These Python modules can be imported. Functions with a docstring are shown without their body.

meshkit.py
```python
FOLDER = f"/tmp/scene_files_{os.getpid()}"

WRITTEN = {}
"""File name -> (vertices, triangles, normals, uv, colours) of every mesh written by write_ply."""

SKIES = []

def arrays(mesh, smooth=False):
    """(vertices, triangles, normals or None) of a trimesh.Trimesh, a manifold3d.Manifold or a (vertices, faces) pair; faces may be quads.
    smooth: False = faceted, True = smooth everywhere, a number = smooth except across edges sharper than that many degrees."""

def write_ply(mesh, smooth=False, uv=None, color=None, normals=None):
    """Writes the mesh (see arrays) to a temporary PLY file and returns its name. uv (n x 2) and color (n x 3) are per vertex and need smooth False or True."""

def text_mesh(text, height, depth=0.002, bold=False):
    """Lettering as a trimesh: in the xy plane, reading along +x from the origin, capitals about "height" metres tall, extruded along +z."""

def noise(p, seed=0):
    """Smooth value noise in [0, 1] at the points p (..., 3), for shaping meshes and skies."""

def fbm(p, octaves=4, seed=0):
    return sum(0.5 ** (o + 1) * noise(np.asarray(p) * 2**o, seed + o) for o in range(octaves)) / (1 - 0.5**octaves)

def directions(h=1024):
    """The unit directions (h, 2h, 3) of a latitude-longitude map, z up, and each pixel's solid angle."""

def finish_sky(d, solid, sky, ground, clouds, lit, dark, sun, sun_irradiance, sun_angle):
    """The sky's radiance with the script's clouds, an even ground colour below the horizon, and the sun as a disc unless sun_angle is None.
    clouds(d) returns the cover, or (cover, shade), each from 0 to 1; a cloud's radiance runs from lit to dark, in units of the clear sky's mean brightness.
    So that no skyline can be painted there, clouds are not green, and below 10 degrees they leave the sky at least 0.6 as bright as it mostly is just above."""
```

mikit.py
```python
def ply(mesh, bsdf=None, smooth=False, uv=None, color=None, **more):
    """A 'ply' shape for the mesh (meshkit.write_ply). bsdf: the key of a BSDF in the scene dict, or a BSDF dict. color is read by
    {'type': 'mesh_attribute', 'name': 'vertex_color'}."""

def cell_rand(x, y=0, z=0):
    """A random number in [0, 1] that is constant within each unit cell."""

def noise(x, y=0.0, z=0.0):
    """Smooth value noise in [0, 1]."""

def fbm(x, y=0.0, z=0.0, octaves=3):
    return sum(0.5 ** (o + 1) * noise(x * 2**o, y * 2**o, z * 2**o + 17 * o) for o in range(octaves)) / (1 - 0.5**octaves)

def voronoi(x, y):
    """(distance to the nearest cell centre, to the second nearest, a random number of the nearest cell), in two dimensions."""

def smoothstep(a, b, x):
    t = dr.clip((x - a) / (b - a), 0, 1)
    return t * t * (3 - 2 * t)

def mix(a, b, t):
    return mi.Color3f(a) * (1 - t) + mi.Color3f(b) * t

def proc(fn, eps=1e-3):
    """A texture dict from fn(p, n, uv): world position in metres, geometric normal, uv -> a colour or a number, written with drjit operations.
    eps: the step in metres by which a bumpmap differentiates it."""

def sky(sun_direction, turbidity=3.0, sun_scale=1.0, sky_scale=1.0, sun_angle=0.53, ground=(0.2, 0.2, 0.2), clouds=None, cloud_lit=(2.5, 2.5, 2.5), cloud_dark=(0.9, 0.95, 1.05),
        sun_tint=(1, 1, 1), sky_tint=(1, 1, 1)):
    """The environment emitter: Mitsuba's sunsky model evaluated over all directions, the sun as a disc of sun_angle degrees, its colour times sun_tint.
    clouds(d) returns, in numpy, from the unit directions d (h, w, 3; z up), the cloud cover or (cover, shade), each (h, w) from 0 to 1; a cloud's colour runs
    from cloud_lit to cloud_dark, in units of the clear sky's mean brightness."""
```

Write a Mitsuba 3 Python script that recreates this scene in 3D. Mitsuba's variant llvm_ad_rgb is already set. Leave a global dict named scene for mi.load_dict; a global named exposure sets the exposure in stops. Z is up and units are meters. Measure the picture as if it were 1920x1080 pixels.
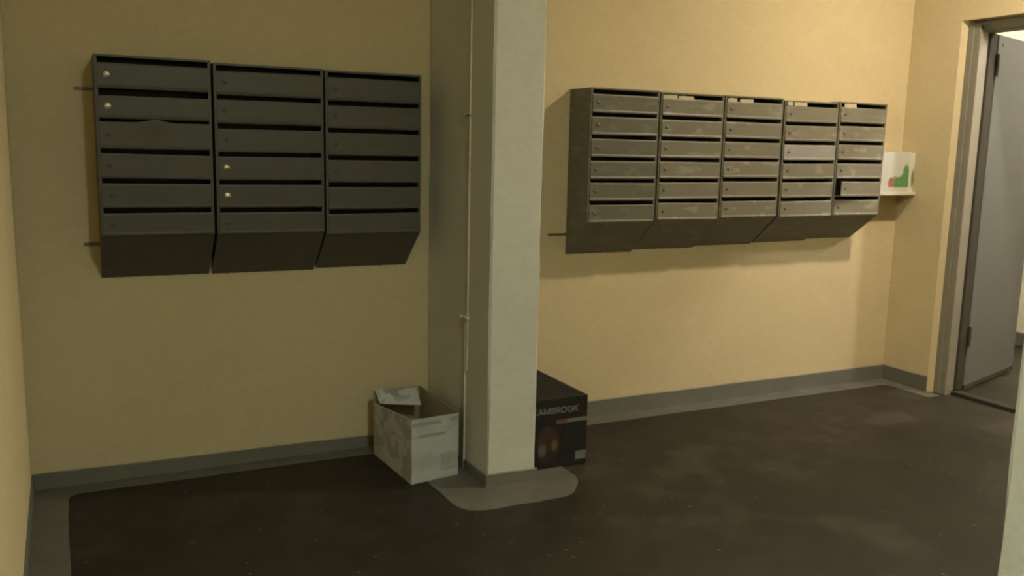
import math, random
import numpy as np, trimesh, mitsuba as mi, mikit, meshkit
import drjit as dr
from shapely.geometry import Polygon, LineString, box as sbox
from shapely.ops import unary_union

random.seed(7)
rng = np.random.default_rng(7)
T = mi.ScalarTransform4f
scene, labels = {}, {}

# ------------------------------------------------------------------ camera, lights, exposure
CAM = np.array([0.0, -3.8, 1.37])
YAW, PITCH, ROLL = math.radians(26.596), math.radians(-9.036), math.radians(-1.2755)
_cy, _sy, _cp, _sp, _cr, _sr = math.cos(YAW), math.sin(YAW), math.cos(PITCH), math.sin(PITCH), math.cos(ROLL), math.sin(ROLL)
_f = np.array([_sy * _cp, _cy * _cp, _sp]); _r = np.array([_cy, -_sy, 0.0]); _d = np.cross(_f, _r)
_up = -(-_sr * _r + _cr * _d)
scene['camera'] = {'type': 'thinlens', 'aperture_radius': 0.0013, 'focus_distance': 1.2, 'fov_axis': 'x', 'fov': 2 * math.degrees(math.atan(960 / 1684.9)), 'near_clip': 0.05, 'far_clip': 60,
                   'to_world': T().look_at(origin=CAM.tolist(), target=(CAM + _f).tolist(), up=_up.tolist())}
exposure = 0.0
LOBBY_LAMP_POS, LOBBY_LAMP_R, LOBBY_LAMP = (3.98, -1.54, 2.99), 0.075, [1340, 1135, 860]     # round warm panel on the ceiling over the right-hand wall
HALL_LAMP_POS, HALL_LAMP_R, HALL_LAMP = (0.90, -4.15, 2.99), 0.12, [335, 425, 400]              # paler panel lamp on the hall ceiling behind the camera
FILL_LAMP_2_POS, HALL_LAMP_2 = (-1.6, -3.3, 2.86), [400, 395, 300]                            # unseen fill added for the near pillar; left wall end shields the left bay
BACK_LAMP_POS, BACK_LAMP_R, BACK_LAMP = (5.00, 0.20, 2.25), 0.10, [140, 143, 132]              # lamps of the room behind the door; light of the second falls through the opening
BACK_LAMP_2_POS, BACK_LAMP_2 = (5.42, -1.80, 2.80), [420, 388, 375]

# ------------------------------------------------------------------ materials (procedural)
def rgb(r, g, b): return {'type': 'rgb', 'value': [r, g, b]}
def mat(key, d): scene[key] = d
def mottled(c, amount, scale, seed=0.0, fine=60.0, fine_amount=0.03):
    c = np.asarray(c, float)
    def fn(p, n, uv):
        a = mikit.fbm(p.x * scale + seed, p.y * scale, p.z * scale, 3) - 0.5
        b = mikit.noise(p.x * fine, p.y * fine + seed, p.z * fine) - 0.5
        return mi.Color3f(*c.tolist()) * (1 + amount * 2 * a + fine_amount * 2 * b)
    return mikit.proc(fn)
def plaster(key, c, rough=0.75, spec=0.25, amount=0.05, bump=0.0012):
    def h(p, n, uv):
        return mikit.fbm(p.x * 55, p.y * 55, p.z * 55, 3) + 1.2 * mikit.noise(p.x * 9, p.y * 9, p.z * 9)
    mat(key, {'type': 'twosided', 'bsdf': {'type': 'bumpmap', 'scale': bump, 'arbitrary': mikit.proc(h, 2e-3),
        'bsdf': {'type': 'principled', 'base_color': mottled(c, amount, 2.3), 'roughness': rough, 'specular': spec}}})
def paint(key, c, rough=0.5, spec=0.4, amount=0.08, scale=14.0, fine_amount=0.04):
    mat(key, {'type': 'twosided', 'bsdf': {'type': 'principled', 'base_color': mottled(c, amount, scale, fine_amount=fine_amount), 'roughness': rough, 'specular': spec}})

WALL = (0.49, 0.408, 0.246)
plaster('wall_paint', WALL)
plaster('pillar_paint', (0.48, 0.478, 0.415), amount=0.03)
plaster('ceiling_paint', (0.72, 0.70, 0.62))
plaster('back_room_paint', (0.72, 0.66, 0.50))
paint('grey_paint', (0.110, 0.110, 0.094), rough=0.5, amount=0.12, scale=9)
paint('border_paint', (0.086, 0.084, 0.070), rough=0.5, amount=0.16, scale=9)

def floor_colour(p, n, uv):
    a = mikit.fbm(p.x * 1.7, p.y * 1.7, 3.0, 3)
    b = mikit.fbm(p.x * 11, p.y * 11, 1.0, 3)
    base = mikit.mix([0.013, 0.011, 0.0080], [0.021, 0.018, 0.013], mikit.smoothstep(0.3, 0.7, 0.6 * a + 0.4 * b))
    dusty = mikit.smoothstep(0.60, 0.78, mikit.fbm(p.x * 3.1 + 9, p.y * 3.1, 5.0, 4))       # dusty foot tracks
    base = base * (1 - 0.35 * dusty) + mi.Color3f(0.050, 0.045, 0.035) * (0.35 * dusty)
    f1, f2, w = mikit.voronoi(p.x * 9, p.y * 9)
    speck = mikit.smoothstep(0.07, 0.03, f1) * dr.select(w > 0.82, 1.0, 0.0)                 # small pale paint specks
    return base * (1 - 0.6 * speck) + mi.Color3f(0.09, 0.085, 0.07) * (0.6 * speck)
mat('floor_paint', {'type': 'twosided', 'bsdf': {'type': 'principled', 'base_color': mikit.proc(floor_colour), 'roughness': 0.55, 'specular': 0.22}})

def worn_steel(key, c, worn, amount=0.10, wear=0.35, rough=0.48):
    c, worn = list(c), list(worn)
    def fn(p, n, uv):
        a = mikit.fbm(p.x * 7, p.y * 7, p.z * 7, 3) - 0.5
        streak = mikit.noise(p.x * 6, p.y * 6, p.z * 90) - 0.5
        w = mikit.smoothstep(0.60, 0.75, mikit.fbm(p.x * 16 + 4, p.y * 16, p.z * 26, 3))
        col = mi.Color3f(*c) * (1 + amount * 2 * a + 0.12 * streak)
        return col * (1 - wear * w) + mi.Color3f(*worn) * (wear * w)
    mat(key, {'type': 'twosided', 'bsdf': {'type': 'principled', 'base_color': mikit.proc(fn), 'roughness': rough, 'specular': 0.3}})
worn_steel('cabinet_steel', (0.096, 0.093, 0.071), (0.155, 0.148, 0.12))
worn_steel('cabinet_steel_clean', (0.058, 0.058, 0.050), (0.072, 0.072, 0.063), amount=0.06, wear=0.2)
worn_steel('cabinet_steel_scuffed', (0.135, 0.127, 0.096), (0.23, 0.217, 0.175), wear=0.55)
worn_steel('cabinet_steel_pale', (0.21, 0.21, 0.20), (0.25, 0.25, 0.24), wear=0.3)
paint('door_steel', (0.088, 0.093, 0.089), rough=0.75, spec=0.2, amount=0.05, scale=5)
paint('frame_steel', (0.180, 0.169, 0.138), rough=0.5, amount=0.10, scale=8)
paint('dark_steel', (0.030, 0.027, 0.021), rough=0.7, spec=0.15)
paint('black_rubber', (0.036, 0.034, 0.026), rough=0.75, spec=0.15)  # dark colour standing in for shade in the gaps round the leaf
paint('inner_card', (0.22, 0.20, 0.135), rough=0.85, spec=0.1)
paint('white_print_card', (0.62, 0.60, 0.55), rough=0.8, spec=0.1)
paint('paper_cream', (0.42, 0.37, 0.25), rough=0.85, spec=0.1)
paint('paper_tan', (0.42, 0.33, 0.20), rough=0.85, spec=0.1)
paint('black_card', (0.014, 0.0135, 0.012), rough=0.7, spec=0.12, amount=0.2)
paint('print_white', (0.115, 0.115, 0.105), rough=0.7, spec=0.15, amount=0.2, scale=120)
paint('print_grey', (0.040, 0.038, 0.036), rough=0.7, spec=0.12, amount=0.3, scale=120)
paint('print_red', (0.105, 0.050, 0.038), rough=0.7, spec=0.12)
paint('conduit_plastic', (0.55, 0.51, 0.38), rough=0.6, spec=0.2)
paint('shelf_board', (0.50, 0.465, 0.385), rough=0.6)
paint('white_plastic', (0.75, 0.74, 0.70), rough=0.4)
mat('chrome', {'type': 'twosided', 'bsdf': {'type': 'principled', 'base_color': rgb(0.80, 0.78, 0.70), 'metallic': 1.0, 'roughness': 0.28}})
mat('brass', {'type': 'twosided', 'bsdf': {'type': 'principled', 'base_color': rgb(0.70, 0.60, 0.34), 'metallic': 1.0, 'roughness': 0.34}})
mat('iron', {'type': 'twosided', 'bsdf': {'type': 'principled', 'base_color': rgb(0.12, 0.11, 0.09), 'metallic': 0.6, 'roughness': 0.5}})

# ------------------------------------------------------------------ helpers
def cham(x0, x1, y0, y1, z0, z1, c=0.0):
    """A box with chamfered edges."""
    if c <= 0:
        return trimesh.creation.box(bounds=[[x0, y0, z0], [x1, y1, z1]])
    pts = []
    for sx in (0, 1):
        for sy in (0, 1):
            for sz in (0, 1):
                q = np.array([(x0, x1)[sx], (y0, y1)[sy], (z0, z1)[sz]], float)
                s = np.array([1 - 2 * sx, 1 - 2 * sy, 1 - 2 * sz]) * c
                for k in range(3):
                    a = q.copy(); a[(k + 1) % 3] += s[(k + 1) % 3]; a[(k + 2) % 3] += s[(k + 2) % 3]
                    pts.append(a)
    return trimesh.convex.convex_hull(np.array(pts))
def join(*ms): return trimesh.util.concatenate([m for m in ms])
def extrude_x(poly_yz, x0, x1):
    """Extrudes a (y, z) polygon along x."""
    m = trimesh.creation.extrude_polygon(Polygon(poly_yz) if not isinstance(poly_yz, Polygon) else poly_yz, x1 - x0, engine='earcut')
    v = m.vertices
    m = trimesh.Trimesh(np.c_[v[:, 2] + x0, v[:, 0], v[:, 1]], m.faces, process=False)
    m.fix_normals(); return m
def extrude_z(poly_xy, z0, z1):
    m = trimesh.creation.extrude_polygon(poly_xy if not isinstance(poly_xy, list) else Polygon(poly_xy), z1 - z0, engine='earcut')
    m.apply_translation([0, 0, z0]); return m
def sphere(c, r, n=3):
    m = trimesh.creation.icosphere(subdivisions=n, radius=r); m.apply_translation(c); return m
def cyl(p, q, r, n=16): return trimesh.creation.cylinder(radius=r, segment=[p, q], sections=n)
def rot(m, axis, deg, about):
    m.apply_transform(trimesh.transformations.rotation_matrix(math.radians(deg), axis, about)); return m
def number(key):
    if key not in scene and key not in labels and key not in _used: _used.add(key); return key
    k = 1
    while f'{key}_{k:03d}' in _used: k += 1
    _used.add(f'{key}_{k:03d}'); return f'{key}_{k:03d}'
_used = set()
def obj(name, mesh, bsdf, parent=None, smooth=False, label=None, cat=None, group=None, kind=None, **more):
    key = number((parent + '__' if parent else '') + name)
    scene[key] = mikit.ply(mesh, bsdf, smooth=smooth, **more)
    tag(key, label, cat, group, kind); return key
def tag(key, label=None, cat=None, group=None, kind=None):
    e = {k: v for k, v in (('label', label), ('category', cat), ('group', group), ('kind', kind)) if v}
    if e: labels[key] = {**labels.get(key, {}), **e}
def thing(name, label, cat, group=None, kind=None):
    key = number(name); tag(key, label, cat, group, kind); return key
def struct(name, mesh, bsdf, label=None, **k): return obj(name, mesh, bsdf, label=label, kind='structure', **k)

# ------------------------------------------------------------------ the setting
XL, XR = -0.165, 4.465          # left wall, right wall faces
PX0, PX1, PY = 1.475, 1.695, -0.665   # pillar between the two bays
H = 3.05
DY0, DY1, DH = -0.352, -1.30, 2.085   # rough door opening in the right wall

struct('floor', cham(-2.6, 6.6, -4.8, 1.2, -0.15, 0.0), 'floor_paint', 'dark brown painted concrete floor, scuffed')
struct('ceiling', cham(-2.6, 6.6, -4.8, 1.2, H, H + 0.12), 'ceiling_paint', 'pale ceiling')
struct('wall_back', cham(-0.3, XR + 0.2, 0.0, 0.12, 0.0, H), 'wall_paint', 'ochre yellow painted plaster wall behind the mailboxes')
struct('wall_left', cham(XL - 0.13, XL, -2.4, 0.0, 0.0, H), 'wall_paint', 'ochre yellow wall at the left edge')
# right wall: round the door opening its plaster is bevelled back to the frame
_bev = [(XR, 0.0), (XR, -0.324), (XR + 0.020, DY0), (XR + 0.19, DY0), (XR + 0.19, 0.0)]
_bev2 = [(XR, -4.65), (XR, DY1 - 0.06), (XR + 0.028, DY1), (XR + 0.19, DY1), (XR + 0.19, -4.65)]
_top = cham(XR, XR + 0.19, DY1 - 0.062, -0.322, DH + 0.012, H)
struct('wall_right', join(extrude_z(_bev, 0, H), extrude_z(_bev2, 0, H), _top), 'wall_paint', 'ochre yellow wall with the door opening')
# hall behind the camera and the room behind the door
struct('wall_hall_back', cham(-2.5, XR + 0.1, -4.72, -4.60, 0, H), 'wall_paint')
struct('wall_hall_left', cham(-2.5, -2.4, -4.65, -2.3, 0, H), 'wall_paint')
struct('wall_hall_front', cham(-2.5, XL, -2.4, -2.28, 0, H), 'wall_paint')
struct('wall_far_left', cham(XR + 0.15, 6.5, 1.0, 1.1, 0, H), 'back_room_paint')
_wfr = struct('wall_far_right', cham(6.23, 6.35, -2.6, 1.05, 0, H), 'back_room_paint', 'cream wall of the room behind the door')
struct('wall_far_front', cham(XR + 0.15, 6.5, -2.7, -2.6, 0, H), 'back_room_paint')
struct('baseboard_far', cham(6.205, 6.23, -2.6, 1.0, 0, 0.10, 0.004), 'grey_paint')

# pillar between the bays, slightly uneven plaster arrises, paint drips at its foot
def plaster_prism(x0, x1, y0, y1, z0, z1, c, step=0.09, amp=0.0022, seed=1):
    """A square plaster column with softened arrises that wander a little."""
    ring = [(x0 + c, y0), (x1 - c, y0), (x1, y0 + c), (x1, y1 - c), (x1 - c, y1), (x0 + c, y1), (x0, y1 - c), (x0, y0 + c)]
    zs = np.linspace(z0, z1, int((z1 - z0) / step) + 2)
    v = []
    for z in zs:
        for k, (x, y) in enumerate(ring):
            e = 2 * meshkit.noise(np.array([[k * 7.3, z * 6.0, seed]]), seed)[0] - 1
            g = 2 * meshkit.noise(np.array([[k * 3.1, z * 17.0, seed + 4]]), seed)[0] - 1
            d = amp * e + 0.0012 * g
            v.append((x + d * np.sign(x - (x0 + x1) / 2), y + d * np.sign(y - (y0 + y1) / 2), z))
    n, f = len(ring), []
    for i in range(len(zs) - 1):
        for k in range(n):
            a, b = i * n + k, i * n + (k + 1) % n
            f += [(a, b, b + n), (a, b + n, a + n)]
    for k in range(1, n - 1):
        f += [(0, k + 1, k), ((len(zs) - 1) * n, (len(zs) - 1) * n + k, (len(zs) - 1) * n + k + 1)]
    m = trimesh.Trimesh(np.array(v), np.array(f), process=False); m.fix_normals(); return m
struct('wall_pillar', plaster_prism(PX0, PX1, PY, 0.0, 0, H, 0.008), 'pillar_paint', 'cream plastered pillar standing between the two groups of mailboxes')
NX0, NY1, NY0 = 2.318, -2.28, -2.70     # nearer pillar at the right edge of the view
struct('wall_near_pillar', plaster_prism(NX0, NX0 + 0.34, NY0, NY1, 0, H, 0.008, amp=0.003, seed=11), 'pillar_paint', 'pale cream plastered pillar nearest the viewer')

# painted grey skirting (its top edge wanders like brushed paint) and the grey border painted on the floor
def skirting(p, q, n, h0, h1, thick=0.007, seed=0, rag=0.004):
    """Along p -> q, off the wall along the normal n; the top edge is a little ragged."""
    p, q, n = (np.asarray(a, float) for a in (p, q, n))
    L = np.linalg.norm(q - p); k = max(3, int(L / 0.05))
    v, f = [], []
    for i in range(k + 1):
        t = i / k; b = p + (q - p) * t
        h = h0 + (h1 - h0) * t + rag * (2 * meshkit.fbm(np.array([[t * L * 5.0, seed, 0.5]]), 3, seed)[0] - 1)
        for off, z in ((0, 0), (thick, 0), (thick, h - 0.003), (thick - 0.003, h), (0, h)):
            v.append((*(b + n * off), z))
    for i in range(k):
        for j in range(5):
            a, b = i * 5 + j, i * 5 + (j + 1) % 5
            f += [(a, b, b + 5), (a, b + 5, a + 5)]
    for e in (0, k * 5): f += [(e, e + 1, e + 2), (e, e + 2, e + 3), (e, e + 3, e + 4)]
    m = trimesh.Trimesh(np.array(v), np.array(f), process=False); m.fix_normals(); return m
struct('baseboard_left', skirting((XL, -2.4), (XL, 0), (1, 0), 0.060, 0.064, seed=1), 'grey_paint')
struct('baseboard_back', skirting((XL, 0), (PX0, 0), (0, -1), 0.066, 0.052, seed=2), 'grey_paint', 'grey painted skirting under the left mailboxes')
struct('baseboard_pillar', join(skirting((PX0, 0), (PX0, PY - 0.007), (-1, 0), 0.046, 0.048, seed=3),
                                skirting((PX0 - 0.007, PY), (PX1 + 0.007, PY), (0, -1), 0.055, 0.052, seed=4, rag=0.008),
                                skirting((PX1, 0), (PX1, PY - 0.007), (1, 0), 0.05, 0.05, seed=5)), 'grey_paint', 'grey painted skirting round the pillar foot')
struct('baseboard_back_right', skirting((PX1, 0), (XR, 0), (0, -1), 0.088, 0.088, seed=6), 'grey_paint', 'grey painted skirting under the right mailboxes')
struct('baseboard_right', skirting((XR, 0), (XR, -0.325), (-1, 0), 0.088, 0.092, seed=7), 'grey_paint', 'grey painted skirting between corner and door frame')

def ragged(poly, amp, seed):
    c = np.array(poly.segmentize(0.04).exterior.coords)[:-1]
    n = meshkit.fbm(np.c_[c * 6.0, np.full(len(c), seed)], 3, seed) - 0.5
    m = meshkit.fbm(np.c_[c * 6.0, np.full(len(c), seed + 9)], 3, seed + 5) - 0.5
    return Polygon(c + amp * 2 * np.c_[n, m]).buffer(0)
room = sbox(XL, -2.3, XR, 0)
border = unary_union([sbox(XL, -2.3, XL + 0.125, 0), sbox(XL, -0.10, PX0, 0), sbox(PX1, -0.118, XR, 0), sbox(XR - 0.10, -0.42, XR, 0),
                      ragged(sbox(PX0 - 0.03, PY - 0.055, PX1 + 0.0, -0.2).buffer(0.165, quad_segs=8), 0.02, 3)])
border = border.buffer(0.05).buffer(-0.05)
border = ragged(Polygon(border.exterior), 0.006, 8).intersection(room.buffer(0.0))
border = border.difference(sbox(PX0 + 0.004, PY + 0.004, PX1 - 0.004, 0.1))
border = max(getattr(border, 'geoms', [border]), key=lambda g: g.area)
struct('trim_1', extrude_z(border, 0.0, 0.0016), 'border_paint', 'grey border painted on the floor along the walls and round the pillar')

# ------------------------------------------------------------------ steel door and frame in the right wall
door = thing('door_1', 'grey steel door standing open in the right wall', None, kind='structure')
FX = 4.49
obj('frame', join(cham(FX, FX + 0.012, -0.424, DY0, 0.0, DH - 0.01, 0.002), cham(FX - 0.004, FX + 0.010, -0.388, DY0 - 0.002, 0.0, DH - 0.01, 0.002), cham(FX + 0.001, FX + 0.070, -0.428, -0.375, 0.0, 2.045, 0.002),
                  cham(FX + 0.068, FX + 0.11, -0.405, DY0, 0.0, 2.06)), 'frame_steel', door, label='grey painted steel jamb beside the opening')
obj('gasket', cham(FX + 0.071, FX + 0.130, -0.440, -0.405, 0.024, 2.028, 0.004), 'black_rubber', door, label='dark strip painted in as the shade of the hinge gap')  # dark strip that paints the recess shade between jamb and leaf
obj('frame', join(cham(FX + 0.042, FX + 0.055, DY1, DY0, 2.040, DH + 0.012, 0.002), cham(FX + 0.052, FX + 0.11, DY1, DY0, 2.03, DH)), 'frame_steel', door, label='grey painted steel head of the frame')
obj('frame', join(cham(FX, FX + 0.012, DY1, DY1 + 0.09, 0.0, DH, 0.002), cham(FX + 0.01, FX + 0.062, DY1, DY1 + 0.055, 0.0, DH, 0.002)), 'frame_steel', door)
obj('threshold', cham(FX + 0.05, FX + 0.115, DY1 + 0.05, -0.40, 0.0, 0.022, 0.003), 'dark_steel', door, label='dark steel threshold')
LA = math.radians(16.5)
def leafbox(a0, a1, b0, b1, z0, z1, c=0.002):
    """A box in the open leaf's own axes: a along its width, b through its thickness."""
    m = cham(a0, a1, b0, b1, z0, z1, c)
    rot(m, [0, 0, 1], math.degrees(LA), [0, 0, 0]); m.apply_translation([4.632, -0.438, 0]); return m
leaf = obj('leaf', join(leafbox(0, 0.80, 0.0, 0.05, 0.045, 2.025), leafbox(-0.003, 0.012, 0.03, 0.05, 0.045, 2.025)), 'door_steel', door, label='flat grey steel door leaf swung into the next room')
obj('bottom_seal', leafbox(0.004, 0.796, -0.004, 0.03, 0.020, 0.048), 'black_rubber', leaf, label='dark strip painted in as the gap shadow along the lower edge')  # dark strip that paints the shadow of the gap below the leaf
obj('bolt', leafbox(0.055, 0.070, -0.006, 0.001, 1.965, 1.985), 'iron', leaf)
for z in (0.28, 1.80):
    obj('hinge', join(cyl((FX + 0.135, -0.447, z), (FX + 0.135, -0.447, z + 0.12), 0.010, 14), cyl((FX + 0.135, -0.447, z + 0.055), (FX + 0.135, -0.447, z + 0.06), 0.012, 14)), 'dark_steel', door, smooth=40)

# ------------------------------------------------------------------ lamps
def lamp(pos, r, radiance, label, name='ceiling_lamp'):
    t = thing(name, label, 'lamp')
    base = trimesh.creation.revolve(np.array([(0, 0), (0.055, 0), (0.055, 0.012), (0.03, 0.03), (0.022, 0.05), (0, 0.05)]), sections=32)
    base.apply_transform(trimesh.transformations.rotation_matrix(math.pi, [1, 0, 0])); base.apply_translation([pos[0], pos[1], H])
    if H - 0.05 > pos[2] + r * 0.9:
        base = join(base, cyl((pos[0], pos[1], pos[2] + r * 0.85), (pos[0], pos[1], H - 0.04), 0.02, 20))
    obj('lamp_holder', base, 'white_plastic', t, smooth=30)
    obj('bulb', sphere(pos, r, 3), 'white_plastic', t, smooth=True, emitter={'type': 'area', 'radiance': {'type': 'rgb', 'value': [float(x) for x in radiance]}})
def panel_lamp(pos, r, radiance, label):
    t = thing('ceiling_lamp', label, 'lamp')
    ring = trimesh.creation.revolve(np.array([(0, 0.004), (r, 0.004), (r, 0.0), (r + 0.012, 0.004), (r + 0.012, H - pos[2]), (0, H - pos[2])]), sections=48)
    ring.apply_translation(pos); ring.fix_normals()
    obj('lamp_housing', ring, 'white_plastic', t, smooth=30)
    a = np.linspace(0, 2 * math.pi, 49)[:-1]
    v = np.vstack([[pos[0], pos[1], pos[2] + 0.003], np.c_[pos[0] + r * np.cos(a), pos[1] + r * np.sin(a), np.full(48, pos[2] + 0.003)]])
    f = [(0, 1 + (k + 1) % 48, 1 + k) for k in range(48)]
    obj('diffuser', trimesh.Trimesh(v, np.array(f), process=False), 'white_plastic', t, emitter={'type': 'area', 'radiance': {'type': 'rgb', 'value': [float(x) for x in radiance]}})
panel_lamp(LOBBY_LAMP_POS, LOBBY_LAMP_R, LOBBY_LAMP, 'round warm panel lamp on the ceiling in front of the right-hand mailboxes')
panel_lamp(HALL_LAMP_POS, HALL_LAMP_R, HALL_LAMP, 'round pale panel lamp on the hall ceiling behind the viewer')
lamp(FILL_LAMP_2_POS, 0.13, HALL_LAMP_2, 'unseen globe lamp added round the corner of the left wall to brighten the near pillar')
lamp(BACK_LAMP_2_POS, 0.09, BACK_LAMP_2, 'white globe lamp on the far room ceiling nearer the door opening')
lamp(BACK_LAMP_POS, BACK_LAMP_R, BACK_LAMP, 'white pendant globe lamp in the room behind the open door leaf')

# ------------------------------------------------------------------ mailbox cabinets
D = 0.19                                     # depth
def door_mesh(x0, x1, z0, z1, yf, bulge=0.0, lip=0.0035, seed=0):
    """A pressed steel flap: folded top edge, flared lower lip; bulge bends the middle of its top edge up and out."""
    h = z1 - z0
    prof = [(0.0, 0.0), (lip + 0.003, -0.001), (lip + 0.004, 0.004), (0.0045, 0.011), (0.004, h - 0.006), (0.002, h), (-0.006, h), (-0.006, h - 0.002), (0.0, h - 0.004)]
    xs = np.linspace(x0, x1, 13 if bulge else 5)
    v, f, n = [], [], len(prof)
    r = np.random.default_rng(seed)
    ja, jb = r.normal(0, 0.0009, 2)
    for x in xs:
        t = (x - x0) / (x1 - x0)
        b = bulge * max(0.0, 1 - ((t - 0.50) / 0.11) ** 2) if bulge else 0.0
        for u, z in prof:
            k = (z / h) ** 2
            v.append((x, yf - u - b * 0.4 * k - 0.0008 * math.sin(math.pi * t) , z0 + z + b * k + (ja * (1 - t) + jb * t)))
    for i in range(len(xs) - 1):
        for j in range(n):
            a, b = i * n + j, i * n + (j + 1) % n
            f += [(a, b, b + n), (a, b + n, a + n)]
    cap = trimesh.creation.triangulate_polygon(Polygon(prof), engine='earcut')[1]
    for tri in cap: f += [tuple(tri), tuple(tri + (len(xs) - 1) * n)[::-1]]
    m = trimesh.Trimesh(np.array(v), np.array(f), process=False); m.fix_normals(); return m

def lock_mesh(x, z, yf, r=0.0085):
    """A round cam lock: low domed face with a key slot."""
    prof = np.array([(0, 0.0052), (0.0035, 0.005), (0.0065, 0.0035), (r - 0.0004, 0.0018), (r, 0.0), (r, -0.004)])
    m = trimesh.creation.revolve(prof, sections=20)
    m.apply_transform(trimesh.transformations.rotation_matrix(math.pi / 2, [1, 0, 0])); m.apply_translation([x, yf - 0.0048, z]); return m

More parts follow.
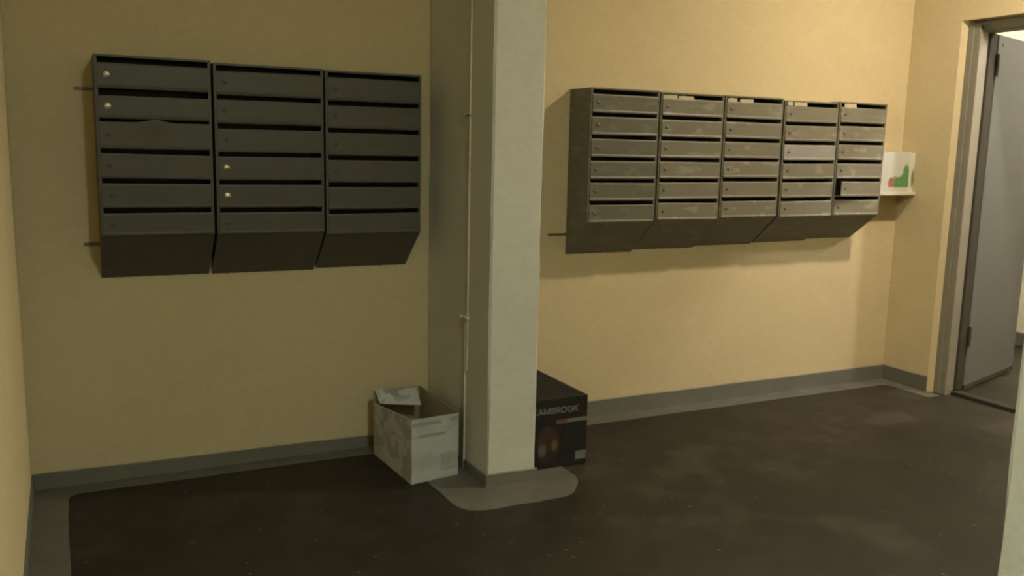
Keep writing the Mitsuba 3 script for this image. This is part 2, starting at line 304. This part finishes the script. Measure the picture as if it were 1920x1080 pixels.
def cabinet(x0, x1, zt, zb, zw, label, group, steel='cabinet_steel', door_steel=None, locks=None, bulge=None, ajar=None, pale=(), tabs=(), tilt=0.0, tops=None, seed=0):
    """One steel cabinet of six letter compartments: x0..x1, top zt, front bottom zb, bottom at the wall zw."""
    t = thing('mailbox_cabinet', label, 'mailbox', group)
    start = set(scene)
    door_steel = door_steel or steel
    s, fl = 0.004, 0.011
    side = [(-0.001, zt), (-D, zt), (-D, zb), (-0.001, zw)]
    shell = []
    for a, b in ((x0, x0 + s), (x1 - s, x1)): shell.append(extrude_x(side, a, b))
    for a, b in ((x0, x0 + fl), (x1 - fl, x1)): shell.append(cham(a, b, -D - 0.002, -D + 0.001, zb, zt, 0.0008))
    shell.append(cham(x0 + s, x1 - s, -0.004, -0.001, zw, zt))
    obj('body', join(*shell), steel, t)
    obj('top_panel', join(cham(x0, x1, -D - 0.001, -0.001, zt - 0.004, zt, 0.0008), cham(x0, x1, -D - 0.003, -D, zt - 0.008, zt + 0.0005, 0.0008)), steel, t)
    obj('sloping_bottom', extrude_x([(-D - 0.001, zb + 0.004), (-D - 0.001, zb), (-0.001, zw), (-0.001, zw + 0.005)], x0 + 0.0005, x1 - 0.0005), steel, t)
    slot = 0.021
    z_first = zt - 0.007 - slot
    last_h = 0.083
    pitch = (z_first - (zb + last_h)) / 5.0
    for k in range(6):
        z1 = z_first - k * pitch + (tops or {}).get(k, 0.0)
        z0 = z_first - (k + 1) * pitch + slot if k < 5 else zb + 0.002
        dx0, dx1 = x0 + fl - 0.001, x1 - fl + 0.001
        b = bulge[1] if bulge and bulge[0] == k else 0.0
        m = door_mesh(dx0, dx1, z0, z1, -D - 0.001, b, seed=seed * 10 + k)
        which = locks.get(k) if locks else None
        lx, lz = dx0 + 0.030, (z0 + z1) / 2 + 0.002
        lm = lock_mesh(lx, lz, -D - 0.001, 0.0115 if which else 0.0065)
        if ajar and ajar[0] == k:
            for q in (m, lm): rot(q, [0, 0, 1], ajar[1], [dx1, -D, 0]); rot(q, [0, 1, 0], 0.8, [dx1, -D, z0])
        dk = obj('door', m, 'cabinet_steel_pale' if k in pale else door_steel, t, label='pale repainted door' if k in pale else ('door with its top edge bent up in the middle' if b else ('door standing ajar' if ajar and ajar[0] == k else None)))
        obj('lock', lm, which or ('iron' if x0 > 2 else steel), dk, smooth=35, label={'chrome': 'bright chrome lock', 'brass': 'brass lock'}.get(which))
        if k < 5:
            obj('shelf', cham(x0 + s, x1 - s, -D + 0.004, -0.004, z0 - 0.003, z0 - 0.0005), steel, t)
    for (a, b, z, w) in tabs:
        obj('mounting_tab', cham(a, b, -0.007, 0.0, z - w / 2, z + w / 2, 0.001), 'iron', t)
    if tilt:
        for k in set(scene) - start:
            scene[k]['to_world'] = T().translate([x0, 0, zt]).rotate([0, 1, 0], tilt).translate([-x0, 0, -zt])
    return t

GL, GR = 'grey mailbox cabinets left of the pillar', 'grey mailbox cabinets right of the pillar'
g = 0.0025
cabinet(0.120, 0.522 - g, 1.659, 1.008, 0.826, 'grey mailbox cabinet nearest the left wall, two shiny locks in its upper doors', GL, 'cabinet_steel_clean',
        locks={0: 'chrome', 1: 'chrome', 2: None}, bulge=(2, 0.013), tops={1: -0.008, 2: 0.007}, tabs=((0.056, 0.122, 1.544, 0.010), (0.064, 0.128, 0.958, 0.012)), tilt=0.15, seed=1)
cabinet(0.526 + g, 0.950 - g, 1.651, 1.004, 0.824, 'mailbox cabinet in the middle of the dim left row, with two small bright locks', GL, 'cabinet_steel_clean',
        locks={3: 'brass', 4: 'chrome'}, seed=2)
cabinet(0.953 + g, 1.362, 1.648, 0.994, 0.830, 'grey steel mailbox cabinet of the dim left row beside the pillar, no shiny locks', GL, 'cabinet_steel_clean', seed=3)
cabinet(2.190, 2.574 - g, 1.640, 1.018, 0.848, 'grey mailbox cabinet right of the pillar with its whole side panel showing', GR, tabs=((2.09, 2.192, 0.946, 0.010),), seed=4)
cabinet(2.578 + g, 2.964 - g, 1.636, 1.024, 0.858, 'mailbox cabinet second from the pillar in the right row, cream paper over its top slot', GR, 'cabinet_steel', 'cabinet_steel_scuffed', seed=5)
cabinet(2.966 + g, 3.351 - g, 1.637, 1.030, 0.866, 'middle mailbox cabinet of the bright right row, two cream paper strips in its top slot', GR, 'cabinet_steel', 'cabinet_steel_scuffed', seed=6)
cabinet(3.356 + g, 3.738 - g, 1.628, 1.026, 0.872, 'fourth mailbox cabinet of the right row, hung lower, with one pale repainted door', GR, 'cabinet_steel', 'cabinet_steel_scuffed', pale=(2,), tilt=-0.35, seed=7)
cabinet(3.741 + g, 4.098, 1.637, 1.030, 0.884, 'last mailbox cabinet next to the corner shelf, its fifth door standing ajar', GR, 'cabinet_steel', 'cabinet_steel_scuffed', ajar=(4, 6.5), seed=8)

# paper strips stuck across the top slots
def paper(x0, x1, z0, z1, b, label, seed):
    n = 8; v, f = [], []
    r = np.random.default_rng(seed)
    for i in range(n + 1):
        t = i / n; x = x0 + (x1 - x0) * t
        e, q = r.normal(0, 0.0008, 2)
        for y, z in ((-D - 0.0042, z0 + e), (-D - 0.0036, z1 + q), (-D - 0.0026, z1 + q), (-D - 0.0032, z0 + e)):
            v.append((x, y, z))
    for i in range(n):
        for j in range(4):
            a, c = i * 4 + j, i * 4 + (j + 1) % 4
            f += [(a, c, c + 4), (a, c + 4, a + 4)]
    f += [(0, 1, 2), (0, 2, 3), (n * 4, n * 4 + 1, n * 4 + 2), (n * 4, n * 4 + 2, n * 4 + 3)]
    m = trimesh.Trimesh(np.array(v), np.array(f), process=False); m.fix_normals()
    obj('paper_strip', m, b, label=label, cat='paper', group='paper strips over the top mailbox slots')
paper(2.592, 2.674, 1.606, 1.624, 'paper_cream', 'long cream paper strip over the top slot of the second right-hand cabinet, its left piece', 1)
paper(2.682, 2.772, 1.604, 1.622, 'paper_cream', 'long cream paper strip over the top slot of the second right-hand cabinet, its right piece', 2)
paper(2.984, 3.040, 1.608, 1.625, 'paper_cream', 'short cream paper strip at the left end of the middle right-hand cabinet top slot', 3)
paper(3.060, 3.145, 1.607, 1.622, 'paper_cream', 'longer cream paper strip in the top slot of the middle right-hand cabinet', 4)
paper(3.374, 3.412, 1.603, 1.622, 'paper_cream', 'tiny cream paper scrap at the left end of the fourth cabinet top slot', 5)
paper(3.420, 3.508, 1.603, 1.621, 'paper_cream', 'cream paper strip over the top slot of the fourth cabinet right of a dark notch', 6)
paper(3.775, 3.862, 1.609, 1.628, 'paper_cream', 'cream paper strip over the top slot of the last cabinet by the corner', 7)

# ------------------------------------------------------------------ conduit on the pillar's left side
cd = thing('cable_conduit', 'thin pale cable conduit running up the left side of the pillar', 'conduit')
CYD = -0.44
for z0, z1 in ((0.062, 1.27), (1.30, H)):
    obj('tube', trimesh.creation.capsule(height=z1 - z0 - 0.012, radius=0.0045, count=[14, 6]).apply_translation([PX0 - 0.004, CYD - 0.016 * (0.5 * (z0 + z1) - 0.68) / 1.4, z0 + 0.006]), 'conduit_plastic', cd, smooth=40)
for z in (0.66, 1.486):
    obj('clip', join(cham(PX0 - 0.014, PX0, CYD - 0.030, CYD + 0.012, z - 0.006, z + 0.006, 0.002), sphere((PX0 - 0.016, CYD + 0.02, z + 0.001), 0.006, 2)), 'chrome' if z > 1 else 'conduit_plastic', cd, smooth=30)

# ------------------------------------------------------------------ corner shelf and what stands on it
sh = thing('wall_shelf', 'small white shelf board in the corner behind the last mailbox cabinet', 'shelf')
obj('board', cham(4.03, XR - 0.002, -0.125, -0.001, 1.132, 1.150, 0.002), 'shelf_board', sh)
obj('bracket', join(cham(4.15, 4.165, -0.09, -0.001, 1.122, 1.132), cham(4.15, 4.165, -0.012, -0.001, 1.05, 1.132)), 'white_plastic', sh)
def blob(u, w, cx, cz, rx, rz, e=0.12):
    d = dr.sqrt(dr.square((u - cx) / rx) + dr.square((w - cz) / rz))
    return mikit.smoothstep(1 + e, 1 - e, d)
def carton_print(p, n, uv):
    """White carton with a printed green bush, a red flower and a faint mark."""
    u, w = p.x, p.z + 0.006 * (mikit.noise(p.x * 90, p.z * 90, 2.0) - 0.5)
    u = p.x + 0.012 * (mikit.noise(p.x * 70, 1.0, p.z * 70) - 0.5)
    front = dr.select(n.y < -0.5, 1.0, 0.0)
    leafy = 0.75 + 0.5 * mikit.noise(p.x * 120, p.y * 120, p.z * 120)
    bush = dr.maximum(dr.maximum(blob(u, w, 4.372, 1.205, 0.042, 0.052), blob(u, w, 4.385, 1.255, 0.024, 0.055)), blob(u, w, 4.330, 1.200, 0.035, 0.040))
    bush = bush * mikit.smoothstep(1.176, 1.180, w)
    red = blob(u, w, 4.268, 1.200, 0.020, 0.036) * mikit.smoothstep(1.176, 1.180, w)
    brown = blob(u, w, 4.298, 1.205, 0.022, 0.040) * mikit.smoothstep(1.176, 1.180, w)
    mark = blob(u, w, 4.335, 1.335, 0.010, 0.008, 0.5)
    col = mi.Color3f(0.43, 0.43, 0.385)
    for m, c in ((brown, (0.22, 0.20, 0.11)), (red, (0.30, 0.105, 0.07)), (bush, (0.085, 0.20, 0.065)), (mark, (0.40, 0.36, 0.38))):
        m = m * front
        col = col * (1 - m) + mi.Color3f(*c) * leafy * m
    return col
mat('carton_print', {'type': 'twosided', 'bsdf': {'type': 'principled', 'base_color': mikit.proc(carton_print), 'roughness': 0.6, 'specular': 0.3}})
ct = thing('carton', 'white printed carton with a green bush and red flower standing on the corner shelf', 'box')
obj('box', cham(4.13, 4.413, -0.112, -0.012, 1.1505, 1.382, 0.0015), 'carton_print', ct)
obj('lid_flap', rot(cham(4.132, 4.411, -0.113, -0.012, 1.382, 1.3832), [0, 1, 0], 0.4, [4.27, 0, 1.382]), 'white_print_card', ct)
def packet_print(p, n, uv):
    front = dr.select(n.y < -0.5, 1.0, 0.0)
    k = blob(p.x, p.z, 4.452, 1.225, 0.012, 0.05, 0.4) * front
    return mi.Color3f(0.50, 0.48, 0.41) * (1 - k) + mi.Color3f(0.13, 0.17, 0.09) * k
mat('packet_print', {'type': 'twosided', 'bsdf': {'type': 'principled', 'base_color': mikit.proc(packet_print), 'roughness': 0.6, 'specular': 0.3}})
obj('leaflet_packet', cham(4.417, 4.463, -0.104, -0.02, 1.1505, 1.376, 0.0015), 'packet_print', label='narrow whitish packet with a small green mark squeezed between white carton and right wall', cat='packet')

# ------------------------------------------------------------------ cardboard box beside the pillar
def card_colour(p, n, uv):
    """Greyish white printed cardboard: two printed bands and a barcode field on the front, smudges all over."""
    ax = p.x * 0.995 + p.y * 0.1
    front = dr.select(n.y < -0.6, 1.0, 0.0) * dr.select(p.y < -0.40, 1.0, 0.0)
    wob = 0.004 * (mikit.noise(p.x * 30, p.y * 30, 3.0) - 0.5)
    z = p.z + wob
    band = mikit.smoothstep(0.010, 0.005, dr.abs(z - 0.247)) * mikit.smoothstep(0.28, 0.5, mikit.noise(p.x * 25, 4.0, 1.0))
    band = dr.maximum(band, mikit.smoothstep(0.009, 0.004, dr.abs(z - 0.196)) * mikit.smoothstep(0.2, 0.5, mikit.noise(p.x * 18, 9.0, 2.0)))
    code = mikit.smoothstep(1.335, 1.345, p.x) * mikit.smoothstep(0.112, 0.106, p.z) * mikit.smoothstep(0.03, 0.036, p.z) * (0.4 + 0.6 * mikit.cell_rand(p.x * 150, 1.0, p.z * 150))
    k = dr.maximum(0.75 * band, 0.55 * code) * front
    side = dr.select(n.x < -0.5, 1.0, 0.0)
    grime = mikit.smoothstep(0.45, 0.68, mikit.fbm(p.x * 12 + 2, p.y * 12, p.z * 12, 3))
    side_print = side * mikit.smoothstep(0.42, 0.60, mikit.fbm(p.y * 14, p.z * 14, 7.0, 2))
    col = mi.Color3f(0.41, 0.425, 0.41) * (1 - 0.14 * grime)
    k = dr.maximum(k, 0.30 * side_print)
    return col * (1 - k) + mi.Color3f(0.20, 0.215, 0.195) * k
def side_colour(p, n, uv):
    """The same greyish white cardboard, with large blotchy faded print."""
    k = mikit.smoothstep(0.40, 0.62, mikit.fbm(p.y * 24 + 3, p.z * 24, 7.0, 3))
    return mikit.mix([0.41, 0.425, 0.41], [0.30, 0.30, 0.265], k)
mat('side_card', {'type': 'twosided', 'bsdf': {'type': 'principled', 'base_color': mikit.proc(side_colour), 'roughness': 0.8, 'specular': 0.1}})
mat('box_card', {'type': 'twosided', 'bsdf': {'type': 'principled', 'base_color': mikit.proc(card_colour), 'roughness': 0.8, 'specular': 0.1}})
def flap_colour(p, n, uv):
    k = mikit.smoothstep(0.50, 0.60, mikit.fbm(p.x * 26, p.y * 40, 2.0, 2)) * mikit.smoothstep(-0.20, -0.15, p.y) * 0.7
    return mi.Color3f(0.43, 0.435, 0.42) * (1 - k) + mi.Color3f(0.14, 0.155, 0.12) * k
mat('flap_card', {'type': 'twosided', 'bsdf': {'type': 'principled', 'base_color': mikit.proc(flap_colour), 'roughness': 0.8, 'specular': 0.1}})
cb = thing('cardboard_box', 'open whitish cardboard box with one flap up, standing on the floor left of the pillar', 'box')
def quad_panel(corners, t=0.004):
    """A thin board between four floor points/tops: corners = 4 points in order; thickness t along the inner normal."""
    c = np.array(corners, float); n = np.cross(c[1] - c[0], c[3] - c[0]); n /= np.linalg.norm(n)
    return trimesh.convex.convex_hull(np.vstack([c, c + n * t]))
A, B, C_, E_ = (1.204, -0.524), (1.424, -0.488), (1.405, -0.085), (1.178, -0.112)      # floor corners: front left, front right, back right, back left
HF, HB = 0.272, 0.285
def P3(p, z): return (p[0], p[1], z)
obj('front_panel', quad_panel([P3(A, 0.002), P3(A, HF), P3(B, HF - 0.004), P3(B, 0.002)]), 'box_card', cb, label='printed pale front')
obj('side_panel', quad_panel([P3(E_, 0.002), P3(E_, 0.236), P3(A, HF), P3(A, 0.002)]), 'side_card', cb, label='side with faded blotchy print and a crushed rear corner')
obj('side_panel', quad_panel([P3(B, 0.002), P3(B, HF - 0.004), P3(C_, HB), P3(C_, 0.002)]), 'inner_card', cb)
obj('back_panel', quad_panel([P3(C_, 0.002), P3(C_, HB), P3(E_, HB + 0.006), P3(E_, 0.002)]), 'inner_card', cb)
obj('bottom_panel', extrude_z([A, B, C_, E_], 0.0015, 0.006), 'inner_card', cb)
obj('flap', quad_panel([(1.375, -0.122, 0.287), (1.183, -0.115, 0.294), (1.187, -0.172, 0.246), (1.360, -0.218, 0.234)], 0.003), 'flap_card', cb, label='pale top flap folded in over the opening')

# ------------------------------------------------------------------ black appliance box behind the pillar
bb = thing('appliance_box', 'black printed appliance box on the floor half hidden behind the pillar', 'box')
BX0, BX1, BY0, BY1, BH = 1.703, 1.995, -0.576, -0.10, 0.309
body = obj('carton', cham(BX0, BX1, BY0, BY1, 0.0015, BH, 0.002), 'black_card', bb)
def on_front(m, x, z, d=0.0): 
    m.apply_transform(trimesh.transformations.rotation_matrix(math.pi / 2, [1, 0, 0])); m.apply_translation([x, BY0 - d, z]); return m
txt = meshkit.text_mesh('KAMBROOK', 0.026, 0.0006, bold=True)
w = txt.bounds[1][0] - txt.bounds[0][0]
txt.apply_scale([0.222 / w, 1, 1])
obj('lettering', on_front(txt, 1.722, 0.243), 'print_white', bb, label='white capital lettering')
def stripe(x0, x1, z0, z1, b, lab=None): obj('printed_stripe', cham(x0, x1, BY0 - 0.0006, BY0 + 0.001, z0, z1), b, bb, label=lab)
stripe(1.842, 1.895, 0.194, 0.212, 'print_red', 'red end of the printed stripe')
stripe(1.895, 1.9945, 0.197, 0.213, 'print_white', 'white part of the printed stripe')
stripe(1.940, 1.992, 0.024, 0.062, 'print_white', 'white corner field')
def pic_colour(p, n, uv):
    """The printed picture of a dark reddish glass jug with pale and orange glints."""
    u, z = p.x, p.z
    k = blob(u, z, 1.775, 0.085, 0.018, 0.026, 0.5); o = blob(u, z, 1.835, 0.103, 0.015, 0.022, 0.5)
    r = blob(u, z, 1.80, 0.140, 0.055, 0.05, 0.5)
    col = mi.Color3f(0.020, 0.016, 0.013)
    for m, c in ((r, (0.034, 0.019, 0.015)), (k, (0.075, 0.066, 0.060)), (o, (0.085, 0.056, 0.024))):
        col = col * (1 - m) + mi.Color3f(*c) * m
    return col
mat('jug_print', {'type': 'twosided', 'bsdf': {'type': 'principled', 'base_color': mikit.proc(pic_colour), 'roughness': 0.5, 'specular': 0.3}})
ell = Polygon([(1.803 + 0.058 * math.cos(a), 0.110 + (0.080 if math.sin(a) > 0 else 0.088) * math.sin(a)) for a in np.linspace(0, 2 * math.pi, 40)[:-1]])
em = trimesh.creation.extrude_polygon(ell, 0.0006, engine='earcut'); obj('printed_picture', on_front(em, 0, 0), 'jug_print', bb, label='printed picture of a dark reddish glass jug')
tt = meshkit.text_mesh('KAMBROOK', 0.022, 0.0006, bold=True); tt.apply_translation([1.76, -0.28, BH]); obj('lettering', tt, 'print_grey', bb, label='faint lettering on top')
